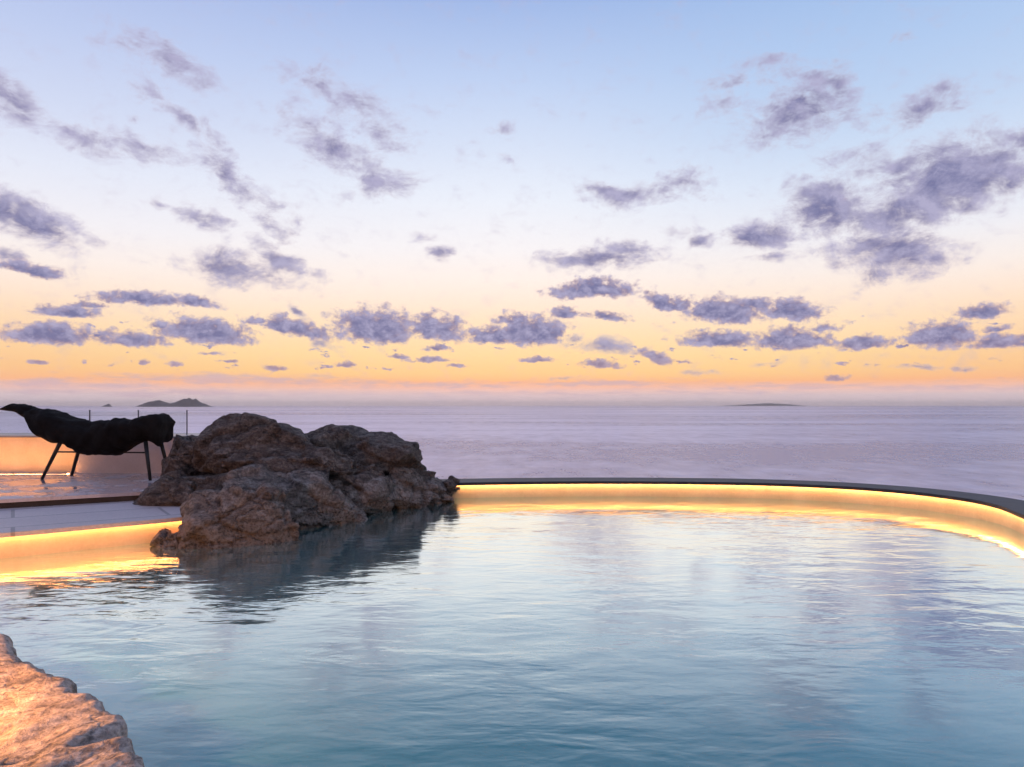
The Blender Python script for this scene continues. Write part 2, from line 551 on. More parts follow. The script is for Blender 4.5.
M_ROCK = mat_rock('rock', (0.052, 0.043, 0.038), (0.175, 0.135, 0.110), (0.38, 0.33, 0.29))
M_ROCK_PALE = mat_rock('pale_rock', (0.11, 0.086, 0.070), (0.29, 0.235, 0.195), (0.56, 0.49, 0.44))
M_RIM = mat_rock('rim_rock', (0.24, 0.20, 0.185), (0.45, 0.37, 0.31), (0.62, 0.54, 0.48), tide=False, bumpk=0.5)


def mat_plain(name, c1, c2, scale=4, rough=0.6, bump=0.15, dist=0.005, stretch=(1, 1, 1), spec=0.4, streak=None):
    m, t, out, co = material(name)
    cs = t.mapping(co, scale=stretch)
    n1, _ = t.noise(cs, scale, 6, .6)
    n2, _ = t.noise(cs, scale * 14, 4, .65)
    f = t.math('MULTIPLY_ADD', n2, 0.35, t.math('MULTIPLY', n1, 0.65))
    c = t.ramp(f, [(0.34, c1), (0.66, c2)])
    principled(t, out, c, rough, t.bump(f, bump, dist), spec=spec)
    return m


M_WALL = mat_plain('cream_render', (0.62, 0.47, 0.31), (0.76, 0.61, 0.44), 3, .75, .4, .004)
M_COPING = mat_plain('dark_stone_coping', (0.026, 0.023, 0.028), (0.060, 0.053, 0.060), 5, .55, .5, .006)
M_TERR = mat_plain('terrace_stone', (0.24, 0.21, 0.20), (0.36, 0.32, 0.30), 3, .6, .4, .006)
M_HILL = mat_plain('dry_hillside', (0.05, 0.045, 0.028), (0.16, 0.13, 0.09), .15, .95, .9, .6)
M_BLACK = mat_plain('black_metal', (0.010, 0.010, 0.011), (0.02, 0.02, 0.021), 20, .45, .1, .001)
M_POST = mat_plain('steel_post', (0.10, 0.10, 0.11), (0.16, 0.16, 0.17), 20, .4, .1, .001)
M_ISLE = mat_plain('island_rock', (0.045, 0.04, 0.038), (0.13, 0.11, 0.095), .004, .95, .8, 20)

# black draped fabric
m, t, out, co = material('black_cloth')
n1, _ = t.noise(co, 6, 5, .6)
n2, _ = t.noise(co, 90, 3, .6)
principled(t, out, t.ramp(n1, [(.3, (0.006, 0.005, 0.005)), (.7, (0.016, 0.014, 0.013))]), .9,
           t.bump(t.math('MULTIPLY_ADD', n2, .2, n1), .7, .03), spec=.15)
M_CLOTH = m


def mat_deck(name, wet):
    m, t, out, co = material(name)
    # long stone planks laid along the pool edge
    cs = t.mapping(co, rot=(0, 0, R(-34)))
    br = t.node('ShaderNodeTexBrick')
    t.l.new(cs, br.inputs['Vector'])
    br.offset = 0.5
    br.inputs['Scale'].default_value = 1.0
    br.inputs['Brick Width'].default_value = 2.4
    br.inputs['Row Height'].default_value = 0.62
    br.inputs['Mortar Size'].default_value = 0.016
    br.inputs['Color1'].default_value = (0.54, 0.45, 0.44, 1)
    br.inputs['Color2'].default_value = (0.60, 0.51, 0.50, 1)
    br.inputs['Mortar'].default_value = (0.08, 0.07, 0.07, 1)
    n1, _ = t.noise(co, 2.2, 6, .62)
    n2, _ = t.noise(co, 40, 4, .65)
    c = t.mix(0.5, br.outputs['Color'], t.ramp(n2, [(.3, (0.44, 0.37, 0.36)), (.7, (0.68, 0.59, 0.57))]))
    if wet:
        puddle = t.smooth(n1, 0.36, 0.56)
        c = t.mix(t.math('MULTIPLY', puddle, 0.25), c, (0.18, 0.15, 0.16, 1))
        r = t.math('MULTIPLY_ADD', puddle, -0.36, 0.44)
        nrm = t.bump(t.math('MULTIPLY_ADD', n2, .3, n1), .25, .004)
        principled(t, out, c, r, nrm, spec=.9, ior=1.5)
    else:
        r = t.math('MULTIPLY_ADD', n1, 0.3, 0.32)
        principled(t, out, c, r, t.bump(n2, .3, .003), spec=.5)
    return m


M_DECK = mat_deck('stone_planks', False)
M_WET = mat_deck('wet_stone', True)

# polished wet wall cap
m, t, out, co = material('wet_cap')
n1, _ = t.noise(co, 4, 4, .6)
principled(t, out, t.ramp(n1, [(.3, (0.16, 0.17, 0.22)), (.7, (0.24, 0.25, 0.30))]), .32, t.bump(n1, .15, .004), spec=.5)
M_CAP = m


def mat_glow(name, col, strength):
    m, t, out, co = material(name)
    e = t.node('ShaderNodeEmission')
    e.inputs['Color'].default_value = (*col, 1)
    e.inputs['Strength'].default_value = strength
    t.l.new(e.outputs[0], out.inputs['Surface'])
    return m


LED = (1.0, 0.46, 0.165)
M_LED = mat_glow('warm_light_strip', LED, 29)
M_LED_WALL = mat_glow('warm_floor_strip', (1.0, 0.43, 0.14), 42)
M_LED_DECK = mat_glow('warm_light_strip_deck', (1.0, 0.35, 0.105), 23)

# clear glass sheet
m, t, out, co = material('clear_glass')
fr = t.node('ShaderNodeFresnel')
fr.inputs['IOR'].default_value = 1.45
tr = t.node('ShaderNodeBsdfTransparent')
tr.inputs['Color'].default_value = (0.95, 0.965, 0.96, 1)
gl = t.node('ShaderNodeBsdfGlossy')
gl.inputs['Roughness'].default_value = 0.02
mx = t.node('ShaderNodeMixShader')
t.l.new(t.math('MULTIPLY', fr.outputs[0], 0.7), mx.inputs[0])
t.l.new(tr.outputs[0], mx.inputs[1])
t.l.new(gl.outputs[0], mx.inputs[2])
t.l.new(mx.outputs[0], out.inputs['Surface'])
M_GLASS = m

# pool water: milky teal body, partly clear, under a rippled reflecting skin
m, t, out, co = material('pool_water')
wx = t.mapping(co, rot=(0, 0, R(8)), scale=(0.62, 1.35, 1))
wr1, _ = t.noise(wx, 3.2, 3, .50, 0.4)
wr2, _ = t.noise(t.mapping(co, loc=(5, 1, 0), rot=(0, 0, R(-14)), scale=(0.7, 1.3, 1)), 9.0, 3, .5, 0.3)
wr3, _ = t.noise(t.mapping(co, rot=(0, 0, R(20))), 1.1, 2, .5)
patch = t.smooth(t.noise(co, 0.55, 3, .5)[0], 0.36, 0.62, 0.35, 1.0)
hh = t.math('MULTIPLY_ADD', wr2, 0.22, t.math('MULTIPLY', wr1, 0.80))
hh = t.math('MULTIPLY', hh, patch)
hh = t.math('ADD', hh, t.math('MULTIPLY', wr3, 0.5))
wn = t.bump(hh, 1.0, 0.0105)
wg = t.node('ShaderNodeBsdfGlossy')
wg.inputs['Roughness'].default_value = 0.07
wg.inputs['Color'].default_value = (0.88, 0.99, 1.0, 1)
t.l.new(wn, wg.inputs['Normal'])
wd = t.node('ShaderNodeBsdfDiffuse')
wd.inputs['Color'].default_value = (0.075, 0.42, 0.475, 1)
wt = t.node('ShaderNodeBsdfTransparent')
wt.inputs['Color'].default_value = (0.62, 0.86, 0.84, 1)
wm = t.node('ShaderNodeMixShader')
wtl = t.node('ShaderNodeBsdfTranslucent')
wtl.inputs['Color'].default_value = (0.55, 0.54, 0.50, 1)
wdm = t.node('ShaderNodeMixShader')
wdm.inputs[0].default_value = 0.35
t.l.new(wd.outputs[0], wdm.inputs[1])
t.l.new(wtl.outputs[0], wdm.inputs[2])
wm.inputs[0].default_value = 0.12
t.l.new(wdm.outputs[0], wm.inputs[1])
t.l.new(wt.outputs[0], wm.inputs[2])
wm2 = t.node('ShaderNodeMixShader')
lw = t.node('ShaderNodeLayerWeight')
lw.inputs['Blend'].default_value = 0.5
t.l.new(wn, lw.inputs['Normal'])
t.l.new(t.smooth(lw.outputs['Facing'], 0.50, 0.90, 0.02, 0.97), wm2.inputs[0])
t.l.new(wm.outputs[0], wm2.inputs[1])
t.l.new(wg.outputs[0], wm2.inputs[2])
t.l.new(wm2.outputs[0], out.inputs['Surface'])
M_WATER = m

M_FLOOR = mat_plain('pool_plaster', (0.30, 0.38, 0.38), (0.44, 0.52, 0.52), 2, .8, .3, .005)

# sea
m, t, out, co = material('sea_water')
s1, _ = t.noise(t.mapping(co, scale=(0.6, 1, 1)), 0.045, 5, .6)
s2, _ = t.noise(t.mapping(co, scale=(0.35, 1, 1)), 0.35, 5, .6)
big, _ = t.noise(t.mapping(co, scale=(0.00018, 0.00075, 1)), 1.0, 5, .6)
big2, _ = t.noise(t.mapping(co, scale=(0.0011, 0.0032, 1)), 1.0, 5, .62)
s3, _ = t.noise(t.mapping(co, scale=(0.03, 0.011, 1)), 1.0, 6, .68)
bb = t.math('MULTIPLY_ADD', big, 0.42, t.math('MULTIPLY_ADD', big2, 0.28, t.math('MULTIPLY', s3, 0.30)))
sn = t.bump(t.math('MULTIPLY_ADD', s2, 0.30, s1), 1.0, 5.0)
sd = t.node('ShaderNodeBsdfDiffuse')
t.l.new(t.ramp(bb, [(.42, (0.17, 0.135, 0.175, 1)), (.58, (0.30, 0.245, 0.27, 1))]), sd.inputs['Color'])
sg = t.node('ShaderNodeBsdfGlossy')
sg.inputs['Color'].default_value = (0.90, 0.82, 0.90, 1)
t.l.new(t.smooth(bb, .36, .64, .25, .36), sg.inputs['Roughness'])
t.l.new(sn, sg.inputs['Normal'])
sm = t.node('ShaderNodeMixShader')
t.l.new(t.smooth(bb, .42, .58, .56, .86), sm.inputs[0])
t.l.new(sd.outputs[0], sm.inputs[1])
t.l.new(sg.outputs[0], sm.inputs[2])
t.l.new(sm.outputs[0], out.inputs['Surface'])
M_SEA = m

# ================================================================== SETTING
SEA_Z = -60.0
bm = bmesh.new()
ys = [-200, 100, 400, 1000, 3000, 9000, 25000, 60000]
xs = [-60000, -30000, -10000, -2500, 0, 2500, 10000, 30000, 60000]
g = [[bm.verts.new((x, y, SEA_Z)) for x in xs] for y in ys]
for a, b in zip(g, g[1:]):
    for i in range(len(xs) - 1):
        bm.faces.new((a[i], a[i + 1], b[i + 1], b[i]))
struct(obj('sea', bm, M_SEA, smooth=False, up=True))

# steep dry hillside that carries the terrace
bm = bmesh.new()
NXh, NYh = 90, 70
grid = []
for j in range(NYh):
    yy = -60 + 260 * (j / (NYh - 1)) ** 1.25
    row = []
    for i in range(NXh):
        xx = -220 + 440 * i / (NXh - 1)
        if yy < 12.5:
            zz = -1.7 + max(0, -(yy + 8)) * 0.35
        else:
            zz = -1.7 - (yy - 12.5) * 0.62 - min(yy - 12.5, 6) * 0.2
        zz -= max(0, abs(xx) - 14) * 0.12
        amp = min(1.0, max(0, abs(xx) - 9) / 8 + max(0, yy - 13) / 12 + max(0, -yy - 8) / 10)
        zz += amp * 2.2 * (noise.fractal(Vector((xx * .05, yy * .05, 3)), 1, 2, 4) - 0.3)
        row.append(bm.verts.new((xx, yy, max(zz, SEA_Z - 4))))
    grid.append(row)
for a, b in zip(grid, grid[1:]):
    for i in range(NXh - 1):
        bm.faces.new((a[i], a[i + 1], b[i + 1], b[i]))
struct(obj('hillside', bm, M_HILL, up=True))

# ------------------------------------------------------------------ pool outline (2D, metres)
Z_LIP = 0.205        # underside of the coping, top of the lit wall
Z_COP = 0.230
FAR = [(-3.2, 9.1), (-2.2, 9.45), (-0.75, 9.76), (0.4, 9.92), (1.6, 9.95), (3.02, 9.80), (3.95, 9.48), (4.62, 8.95), (4.98, 8.25),
       (5.02, 7.60), (4.80, 6.85), (4.55, 6.0), (4.45, 5.0), (4.6, 3.6), (4.9, 2.2), (4.7, 1.2)]
NEAR = [(4.0, 0.75), (2.6, 0.75), (1.2, 1.0), (0.2, 1.3), (-0.6, 1.7), (-1.25, 2.3), (-1.45, 2.7), (-2.0, 3.2), (-2.7, 3.75), (-3.6, 4.2),
        (-5.0, 4.3), (-6.2, 4.1)]
LEFT = [(-6.9, 4.3), (-6.2, 4.75), (-5.1, 5.30), (-4.12, 5.90), (-3.55, 6.35), (-3.06, 6.75), (-2.5, 7.35), (-2.3, 8.2)]
far = catmull([Vector(p) for p in FAR], 10)
left = catmull([Vector(p) for p in LEFT], 10)
near = catmull([Vector(p) for p in NEAR], 8)
loop = far + near + left                       # clockwise round the water


def expand(path, d):
    ns = normals2(path + path[:1])
    return [p - n * d for p, n in zip(path, ns)]


# water: one still sheet reaching a little into the walls and rocks
bm = bmesh.new()
poly_sheet(bm, expand(far, 0.10) + expand(near, 0.15) + expand(left, 0.06), 0.02)
struct(obj('pool_water', bm, M_WATER, smooth=False, up=True))
bm = bmesh.new()
poly_sheet(bm, expand(far, 0.2) + expand(near, 0.4) + expand(left, 0.2), -1.25)
struct(obj('pool_floor', bm, M_FLOOR, smooth=False, up=True))

# far pool wall with its dark coping and the light strip under the lip
pw = thing('pool_wall', 'long curved cream pool wall with a dark stone coping, glowing beside the open sea', 'pool wall', (1.6, 10, 0))
bm = bmesh.new()
sweep(bm, far, [(0, -1.3), (0, Z_LIP), (-0.34, Z_LIP), (-0.34, -1.3)])
obj('wall', bm, M_WALL, pw, smooth=False)
bm = bmesh.new()
sweep(bm, far, [(0.051, Z_LIP + .002), (0.051, Z_LIP - .013), (0.057, Z_LIP - .013), (0.057, Z_COP - .004), (0.051, Z_COP), (-0.40, Z_COP + .006), (-0.40, Z_LIP - .12), (-0.342, Z_LIP - .12), (-0.342, Z_LIP + .002)])
obj('coping', bm, M_COPING, pw, smooth=False)
bm = bmesh.new()
cut = min(range(len(far)), key=lambda i: (far[i] - Vector((3.42, 9.7))).length)
sweep(bm, far[:cut], [(0.010, Z_LIP - .007), (0.010, Z_LIP - .002), (0.042, Z_LIP - .002), (0.042, Z_LIP - .007)])
cutp = far[cut:]
cutp = [far[cut - 1] + (far[cut] - far[cut - 1]).normalized() * 0.014] + cutp
sweep(bm, cutp, [(0.010, Z_LIP - .007), (0.010, Z_LIP - .002), (0.042, Z_LIP - .002), (0.042, Z_LIP - .007)])
obj('light_strip', bm, M_LED, pw, smooth=False)

# left pool wall under the lower deck
pl = thing('pool_wall', 'short cream pool wall glowing orange under the left stone deck', 'pool wall', (-4.1, 6, 0))
bm = bmesh.new()
sweep(bm, left, [(0, -1.3), (0, Z_LIP), (-0.25, Z_LIP), (-0.25, -1.3)])
obj('wall', bm, M_WALL, pl, smooth=False)
bm = bmesh.new()
sweep(bm, left[:-12], [(0.010, Z_LIP - .007), (0.010, Z_LIP - .002), (0.042, Z_LIP - .002), (0.042, Z_LIP - .007)])
obj('light_strip', bm, M_LED_DECK, pl, smooth=False)

bm = bmesh.new()
sweep(bm, left[:-8], [(0.051, Z_LIP - .010), (0.055, Z_LIP - .010), (0.055, 0.231), (0.051, 0.231)])  # thin drop lip, added to screen the strip from view and reflection
obj('coping', bm, M_DECK, pl, smooth=False)

# lower deck: stone planks between the pool and the step
STEP = [(-8.2, 5.3), (-6.5, 6.35), (-5.02, 7.27), (-4.04, 7.86), (-3.2, 8.35), (-2.6, 9.0)]
step = catmull([Vector(p) for p in STEP], 8)
lip = [p + n * 0.05 for p, n in zip(left, normals2(left))]
Z_LOW, Z_UP = 0.232, 0.325
bm = bmesh.new()
prism(bm, lip[:-6] + step[::-1], Z_LIP + .002, Z_LOW)
struct(obj('lower_deck', bm, M_DECK, smooth=False))

# upper deck, wet, with a slab nosing over the step
bm = bmesh.new()
nose = [p + n * 0.03 for p, n in zip(step, normals2(step))]
UPB = [(-2.6, 10.55), (-9.6, 10.55), (-9.6, 5.3)]
prism(bm, nose + [Vector(p) for p in UPB], Z_UP - .035, Z_UP)
struct(obj('upper_deck', bm, M_WET, smooth=False))
bm = bmesh.new()
prism(bm, [p - n * 0.02 for p, n in zip(step, normals2(step))] + [Vector(p) for p in [(-2.65, 10.5), (-9.5, 10.5), (-9.5, 5.4)]], -1.5, Z_UP - .037)
struct(obj('deck_base', bm, M_COPING, smooth=False))

# terrace paving round the camera, behind the near rim
bm = bmesh.new()
tl = expand(near, 0.55)
prism(bm, tl + [Vector(p) for p in [(-9, 4.0), (-9, -7), (9, -7), (9, 1.2)]], -0.3, 0.03)
struct(obj('terrace', bm, M_TERR, smooth=False))

# ------------------------------------------------------------------ parapet behind the lounger
YW = 10.24
wl = thing('parapet_wall', 'low cream parapet wall washed in orange light behind the black lounger', 'wall', (-7.5, YW, Z_UP))
bm = bmesh.new()
box(bm, -10.2, -5.915, YW, YW + 1.0, -1.5, 0.80)
obj('wall', bm, M_WALL, wl, smooth=False)
bm = bmesh.new()
box(bm, -10.2, -5.93, YW - .02, YW + 1.02, 0.802, 0.825)
obj('cap', bm, M_CAP, wl, smooth=False)
bm = bmesh.new()
box(bm, -10.0, -5.95, YW - .34, YW - .29, Z_UP + .002, Z_UP + .005)
obj('light_strip', bm, M_LED_WALL, wl, smooth=False)
bm = bmesh.new()
box(bm, -10.0, -5.95, YW - .365, YW - .35, Z_UP + .002, Z_UP + .022)  # low baffle, added to block the direct view of the floor strip
obj('strip_baffle', bm, M_DECK, wl, smooth=False)
wr = thing('parapet_wall', 'unlit mauve parapet wall between the lounger legs and the rocks', 'wall', (-5, 10.1, Z_UP))
bm = bmesh.new()
box(bm, -5.91, -3.75, 10.04, 11.2, -1.5, 0.80)
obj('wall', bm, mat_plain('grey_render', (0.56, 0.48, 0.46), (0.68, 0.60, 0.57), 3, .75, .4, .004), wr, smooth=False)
bm = bmesh.new()
box(bm, -5.925, -3.75, 10.02, 11.22, 0.802, 0.825)
obj('cap', bm, M_CAP, wr, smooth=False)

bm = bmesh.new()
box(bm, -4.55, -4.1, 9.96, 9.985, Z_UP + .002, Z_UP + .012)
obj('light_strip', bm, M_LED_DECK, wr, smooth=False)

# glass balustrade on the parapet
gb = thing('glass_balustrade', 'clear glass balustrade with thin dark posts along the parapet behind the lounger', 'balustrade', (-6, 10.5, .825))
for k in range(7):
    xp = (41 - CX) / FPX * 10.5 + (k - 3) * 0.69
    b_ = bmesh.new()
    box(b_, xp - .0045, xp + .0045, 10.49, 10.515, 0.827, 1.18)
    obj('post', b_, M_POST, gb, smooth=False)
    if k < 6:
        b_ = bmesh.new()
        box(b_, xp + .02, xp + .67, 10.497, 10.507, 0.84, 1.165)
        obj('glass_panel', b_, M_GLASS, gb, smooth=False)

# ================================================================== ROCKS


def boulder(name, c, r, seed, mat, parent=None, rot=(0, 0, 0), cuts=12, rough=0.10, sub=6, strata=0.07, pw=2.0):
    rnd = random.Random(seed)
    bm = bmesh.new()
    bmesh.ops.create_icosphere(bm, subdivisions=sub, radius=1.0)
    planes = []
    for _ in range(cuts):
        v = Vector((rnd.gauss(0, 1), rnd.gauss(0, 1), rnd.gauss(0, .8))).normalized()
        planes.append((v, rnd.uniform(0.62, 0.95)))
    E = Euler([R(a) for a in rot]).to_matrix()
    off = Vector((seed * 3.7, seed * 1.3, seed * 7.1))
    sdir = Vector((0.42, -0.15, 0.90)).normalized()
    c = Vector(c)
    rm = (r[0] + r[1] + r[2]) / 3
    for v in bm.verts:
        d = v.co.normalized()
        k = 1.0 if pw == 2.0 else (abs(d.x) ** pw + abs(d.y) ** pw + abs(d.z) ** pw) ** (-1 / pw)
        for n, o in planes:
            dp = d.dot(n)
            if dp > 1e-3:
                q = o / dp
                if q < k + .12:      # soft minimum keeps worn edges
                    h = max(0.0, min(1.0, 0.5 + 0.5 * (k - q) / 0.05))
                    k = k * (1 - h) + q * h - 0.05 * h * (1 - h) * 0.5
        p = E @ Vector((d.x * k * r[0], d.y * k * r[1], d.z * k * r[2]))
        nrm = (E @ Vector((d.x / r[0], d.y / r[1], d.z / r[2]))).normalized()
        w = p + c * 0.8 + off * 0.05
        f1 = noise.fractal(w * (1.3 / max(rm, .3)) + off, 0.9, 2.1, 4)
        f2 = noise.ridged_multi_fractal(w * 2.1, 0.85, 2.2, 7, 1.0, 2.0) - 1.0
        f3 = noise.fractal(w * 9.0, 0.7, 2.2, 4)
        # joint-bounded blocks: each cell stands out or back a little, with an open joint between
        vw = Vector((w.x * 1.0 + 0.25 * f1, w.y * 1.0, (w.z - 0.35 * w.x) * 2.1 + 0.2 * f1)) * 1.2
        ds_, ps_ = noise.voronoi(vw)
        e = min(1.0, (ds_[1] - ds_[0]) / 0.10)
        e = e * e * (3 - 2 * e)
        blk = noise.cell(ps_[0] * 7.31) * 0.055 - (1 - e) * 0.030
        # tilted beds, shared by neighbouring blocks, break off in steps
        s = (w.dot(sdir) + 0.22 * noise.noise(w * 1.1)) * 3.6
        fr = s - math.floor(s)
        st = -(fr ** 4) * (0.55 + 0.45 * noise.noise(w * 1.7 + Vector((9, 9, 9))))
        p += nrm * (blk + f1 * rough * rm * 0.7 + f2 * rough * 0.24 + f3 * 0.008 + st * strata)
        v.co = p + c
    return obj(name, bm, mat, parent)


rk = thing('rock_outcrop', 'big rugged brown rock outcrop rising from the pool beside the black lounger', 'rock', (-3.0, 8.2, 0))


def at(px, py, y):
    return Vector(((px - CX) / FPX * y, y, EYE - (py - HY) / FPX * y))


BO = [
    # centre (px, py, depth), radii, rot, seed, mat, power
    ((260, 460, 8.5), (0.68, 0.66, 0.50), (0, 14, 10), 3, M_ROCK, 2.5),      # main upper boulder
    ((203, 462, 8.9), (0.50, 0.50, 0.40), (0, -6, 0), 8, M_ROCK, 2.2),       # left back boulder
    ((300, 472, 8.5), (0.95, 0.72, 0.45), (0, 14, 24), 31, M_ROCK, 2.5),     # middle mass, dipping left
    ((258, 497, 7.9), (0.95, 0.66, 0.36), (0, -10, 30), 11, M_ROCK, 2.3),    # shoulder under it
    ((374, 462, 9.5), (0.90, 0.80, 0.52), (0, 12, 15), 5, M_ROCK, 2.7),      # right upper slab
    ((324, 468, 9.2), (0.78, 0.74, 0.54), (0, 10, 0), 47, M_ROCK, 2.4),
    ((402, 486, 9.4), (0.58, 0.62, 0.40), (0, 12, 30), 23, M_ROCK, 2.5),
    ((200, 494, 7.85), (0.70, 0.46, 0.26), (0, -14, 18), 14, M_ROCK, 2.3),   # low slab lying on the deck
    ((234, 533, 6.80), (0.58, 0.44, 0.42), (0, 0, 30), 17, M_ROCK_PALE, 3.4),  # pale front boulder at the water
    ((296, 514, 7.7), (0.80, 0.50, 0.44), (0, 12, 46), 19, M_ROCK_PALE, 2.8),  # waterline rocks
    ((350, 505, 8.45), (0.85, 0.48, 0.40), (0, 10, 50), 37, M_ROCK_PALE, 2.6),
    ((403, 497, 9.15), (0.76, 0.42, 0.36), (0, 6, 52), 29, M_ROCK_PALE, 2.5),
    ((178, 474, 9.6), (0.26, 0.30, 0.26), (0, 0, 0), 53, M_ROCK_PALE, 2.0),
    ((176, 548, 6.6), (0.22, 0.24, 0.20), (0, 24, 20), 61, M_ROCK_PALE, 2.0),
]
for (pp, rr, ro, sd, mt, pw_) in BO:
    b_ = boulder('boulder', at(*pp), rr, sd, mt, rk, ro, pw=pw_)
    if sd == 17:
        b_['label'] = 'pale speckled boulder at the front of the outcrop, standing in the water'
rs = boulder('small_rock', at(447, 492, 9.55), (0.17, 0.22, 0.16), 41, M_ROCK, None, (0, 0, 10), sub=5)
tag(rs, 'small dark rock at the end of the glowing pool coping', 'rock')

# natural stone ledge along the near left corner of the pool
bm = bmesh.new()
edge = catmull([Vector(p) for p in [(-4.6, 4.35), (-3.6, 4.2), (-2.72, 3.83), (-2.25, 3.42), (-1.86, 3.06), (-1.60, 2.86), (-1.33, 2.58), (-1.20, 2.34),
                                    (-0.85, 1.85), (-0.5, 1.5), (0.3, 1.15), (1.3, .9), (2.6, .6), (4.2, .55)]], 16)
ens = normals2(edge)
rings = []
for i, (p, n) in enumerate(zip(edge, ens)):
    ring = []
    wob = 0.07 * noise.fractal(Vector((p.x * 3, p.y * 3, 0)), .9, 2, 4)
    for k in range(44):
        s = k / 43
        if s < 0.25:
            o, z = 0.0, -0.6 + (s / 0.25) * 0.66
        elif s < 0.36:
            a = (s - .25) / .11 * math.pi / 2
            o, z = 0.05 * (1 - math.cos(a)), 0.06 + 0.045 * math.sin(a)
        else:
            o, z = 0.05 + (s - .36) / .64 * 1.25, 0.105
        q = p + n * (o - wob)
        w = Vector((q.x, q.y, z))
        f = noise.ridged_multi_fractal(Vector((w.x + w.y, (w.y - w.x) * 2.2, w.z)) * 2.6, .85, 2.1, 7, 1, 2) - 1.0
        f2 = noise.fractal(w * 6, .9, 2.1, 4)
        q2 = q - n * (f * 0.018 + f2 * 0.012) * (1 if s < .4 else .3)
        zz = z + (0.015 * f + 0.012 * f2) * (1 if s > .25 else .4) + (0.05 * noise.noise(w * 1.3) if s > .3 else 0)
        ring.append(bm.verts.new((q2.x, q2.y, zz)))
    rings.append(ring)
for a, b in zip(rings, rings[1:]):
    for k in range(43):
        bm.faces.new((a[k], a[k + 1], b[k + 1], b[k]))
led = tag(obj('stone_ledge', bm, M_RIM, up=True), 'rough natural stone ledge lit orange at the near corner of the pool', 'stone ledge')

# ================================================================== LOUNGER
YL = 9.35
ch = thing('lounge_chair', 'black draped lounge chair on splayed legs standing on the wet deck', 'lounger', (-5.3, YL, Z_UP))


def zx(zxp, zyp, y=YL):
    return at(zxp / 3.654, 370 + zyp / 3.654, y)


TOP = [(6, 141), (30, 132), (60, 122), (105, 127), (150, 139), (200, 139), (240, 154), (275, 170), (330, 184), (380, 181), (420, 178), (450, 181), (470, 170),
       (500, 171), (535, 181), (562, 171), (595, 161), (628, 161), (640, 168), (648, 186)]
BOT = [(6, 146), (30, 148), (60, 152), (105, 166), (140, 186), (158, 222), (180, 246), (215, 261), (250, 266), (290, 273), (330, 299), (370, 313), (420, 311),
       (470, 305), (510, 291), (545, 272), (595, 258), (615, 266), (636, 282), (641, 240), (648, 198)]


def interp(tab, x):
    for a, b in zip(tab, tab[1:]):
        if a[0] <= x <= b[0]:
            f = (x - a[0]) / (b[0] - a[0])
            return a[1] + (b[1] - a[1]) * f
    return tab[0][1] if x < tab[0][0] else tab[-1][1]


bm = bmesh.new()
rings = []
NS, NK = 110, 40
for i in range(NS + 1):
    xx = 6 + (648 - 6) * i / NS
    f = i / NS
    yr = YL + .30 * f
    tz = zx(xx, interp(TOP, xx), yr).z
    bz = zx(xx, interp(BOT, xx), YL - .2 * f).z
    X = zx(xx, 0, yr).x
    hw = 0.30 * min(1.0, 0.18 + 2.6 * f) * (1.0 if f < .93 else 1 - (f - .93) * 4)
    mid, hz = (tz + bz) / 2, (tz - bz) / 2
    ring = []
    for k in range(NK):
        a = 2 * math.pi * k / NK
        ca_, sa_ = math.cos(a), math.sin(a)
        yy = hw * math.copysign(abs(ca_) ** 0.7, ca_)
        zz = mid + hz * math.copysign(abs(sa_) ** 0.8, sa_)
        if sa_ > 0:     # hollow seat between raised rims
            zz -= 0.10 * hz * (1 - (abs(yy) / hw) ** 2) * min(1, f * 4) * min(1, (1 - f) * 6)
        w = Vector((X * 2.2, yy * 3.0, zz * 3))
        kf = min(1, f * 6)
        dn = noise.fractal(w * 1.6, .8, 2.1, 4) * 0.042 * kf
        fold = 0.012 * math.sin(X * 26 + 9 * noise.noise(w)) * kf
        ring.append(bm.verts.new((X + dn * .6, YL + yy + (dn + fold) * ca_, zz + (dn + fold * .6) * sa_ * .8)))
    rings.append(ring)
for a, b in zip(rings, rings[1:]):
    for k in range(NK):
        j = (k + 1) % NK
        bm.faces.new((a[k], a[j], b[j], b[k]))
bm.faces.new(rings[0])
bm.faces.new(rings[-1][::-1])
obj('cloth_seat', bm, M_CLOTH, ch)

def leg(a, b, y0, y1):
    pa, pb = zx(*a, y0), zx(*b, y1)
    pb.z = Z_UP + .002
    bm = bmesh.new()
    tube(bm, [pa, pa.lerp(pb, .5), pb], [.026, .023, .018], 10)
    return obj('leg', bm, M_BLACK, ch)


leg((228, 250), (153, 403), YL - .2, 9.22)
leg((296, 262), (262, 390), YL + .2, 9.72)
leg((532, 262), (549, 408), YL - .2, 9.05)
leg((586, 255), (620, 372), YL + .2, 9.65)
bm = bmesh.new()
tube(bm, [zx(205, 299, 9.36), zx(536, 302, 9.30)], .010, 8)
obj('stretcher', bm, M_BLACK, ch)

# ================================================================== ISLANDS


def island(label, prof, dist, depth):
    """prof: (px, height above the water in px) along the skyline"""
    bm = bmesh.new()
    x0, x1 = prof[0][0], prof[-1][0]
    NX, NY = 90, 24
    rows = []
    for j in range(NY + 1):
        v = j / NY * 2 - 1
        row = []
        for i in range(NX + 1):
            px = x0 + (x1 - x0) * i / NX
            h = interp(prof, px) / FPX * dist
            env = max(0.0, 1 - v * v) ** 0.7
            xw = (px - CX) / FPX * dist
            n = noise.fractal(Vector((xw * .006, v * 2.5, dist)), .9, 2.1, 5)
            row.append(bm.verts.new((xw, dist + v * depth, SEA_Z - 3 + h * env * (1 + .30 * n))))
        rows.append(row)
    for a, b in zip(rows, rows[1:]):
        for i in range(NX):
            bm.faces.new((a[i], a[i + 1], b[i + 1], b[i]))
    o = obj('island', bm, M_ISLE, up=True)
    return tag(o, label, 'island')


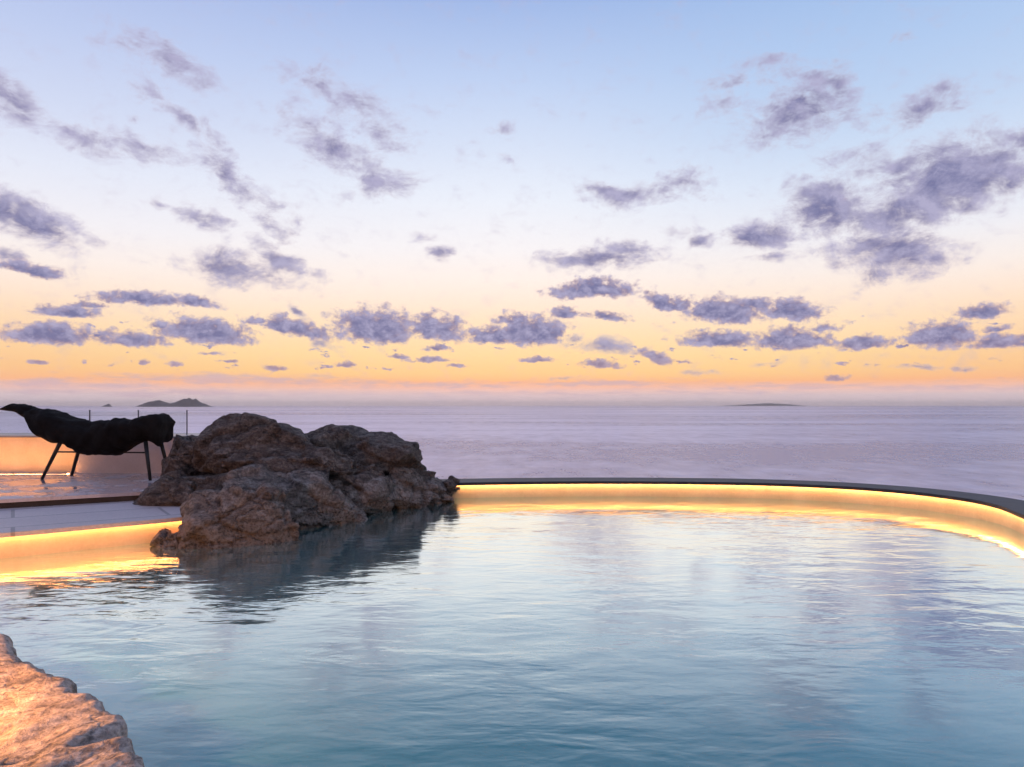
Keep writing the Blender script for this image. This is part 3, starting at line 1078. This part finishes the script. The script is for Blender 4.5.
island('distant two humped island on the horizon above the lounger',
       [(141, 0), (145, 3.2), (150, 4.8), (155, 5.6), (160, 6.2), (164, 5.0), (168, 3.2), (172, 3.0), (178, 5.2), (184, 7.0), (190, 8.2), (195, 7.0), (200, 4.0), (205, 2.2), (209, 0)],
       26000, 500)
island('tiny flat islet on the horizon left of the two humped island', [(102, 0), (105, 1.6), (108, 3.0), (110, 1.8), (112, 0)], 26000, 120)
island('faint long low island on the horizon to the right',
       [(718, 0), (735, 0.8), (748, 1.4), (760, 2.0), (770, 2.5), (780, 1.9), (792, 1.2), (806, 0)], 57000, 900)

# ================================================================== LAMP by the ledge (just out of frame, its glow falls on the stone)
ld = bpy.data.lights.new('ledge_lamp', 'POINT')
ld.energy = 220
ld.color = (1.0, 0.40, 0.10)
ld.shadow_soft_size = 0.06
lo = bpy.data.objects.new('ledge_lamp', ld)
COL.objects.link(lo)
lo.location = (-2.55, 2.45, 0.38)

# pool lamps under the water along the walls
def pool_lamps(path, start, stepm, count, watts, off, z):
    ns = normals2(path)
    acc, last, done = 0.0, start, 0
    for i in range(start, len(path) - 1):
        acc += (path[i + 1] - path[i]).length
        if acc >= stepm:
            acc = 0.0
            q = path[i + 1] + ns[i + 1] * off
            d_ = bpy.data.lights.new('pool_lamp', 'POINT')
            d_.energy = watts
            d_.color = (1.0, 0.38, 0.10)
            d_.shadow_soft_size = 0.05
            o = bpy.data.objects.new('pool_lamp', d_)
            COL.objects.link(o)
            o.location = (q.x, q.y, z)
            done += 1
            if done >= count:
                return


pool_lamps(left, 8, 0.42, 7, 16, 0.26, -0.26)
pool_lamps(far, 25, 0.75, 14, 5.0, 0.16, -0.24)

# ================================================================== HAZE over the sea
bm = bmesh.new()
box(bm, -61000, 61000, -1500, 61000, SEA_Z - 6, 236)
m, t, out, co = material('sea_haze')
pv = t.node('ShaderNodeVolumePrincipled')
pv.inputs['Color'].default_value = (0.97, 0.89, 0.89, 1)
pv.inputs['Density'].default_value = 1.4e-5
pv.inputs['Anisotropy'].default_value = 0.55
t.l.new(pv.outputs[0], out.inputs['Volume'])
m.cycles.homogeneous_volume = True
struct(obj('haze', bm, m, smooth=False), 'stuff')

# ================================================================== RENDER
SC.view_settings.view_transform = 'Standard'
SC.view_settings.look = 'None'
SC.view_settings.exposure = 0
SC.view_settings.gamma = 1
SC.render.engine = 'CYCLES'
SC.cycles.use_denoising = True
SC.cycles.max_bounces = 5
SC.cycles.diffuse_bounces = 2
SC.cycles.use_adaptive_sampling = True
SC.cycles.adaptive_threshold = 0.03
SC.cycles.volume_bounces = 0
SC.cycles.transparent_max_bounces = 12
SC.cycles.caustics_reflective = False
SC.cycles.caustics_refractive = False
SC.cycles.sample_clamp_indirect = 6
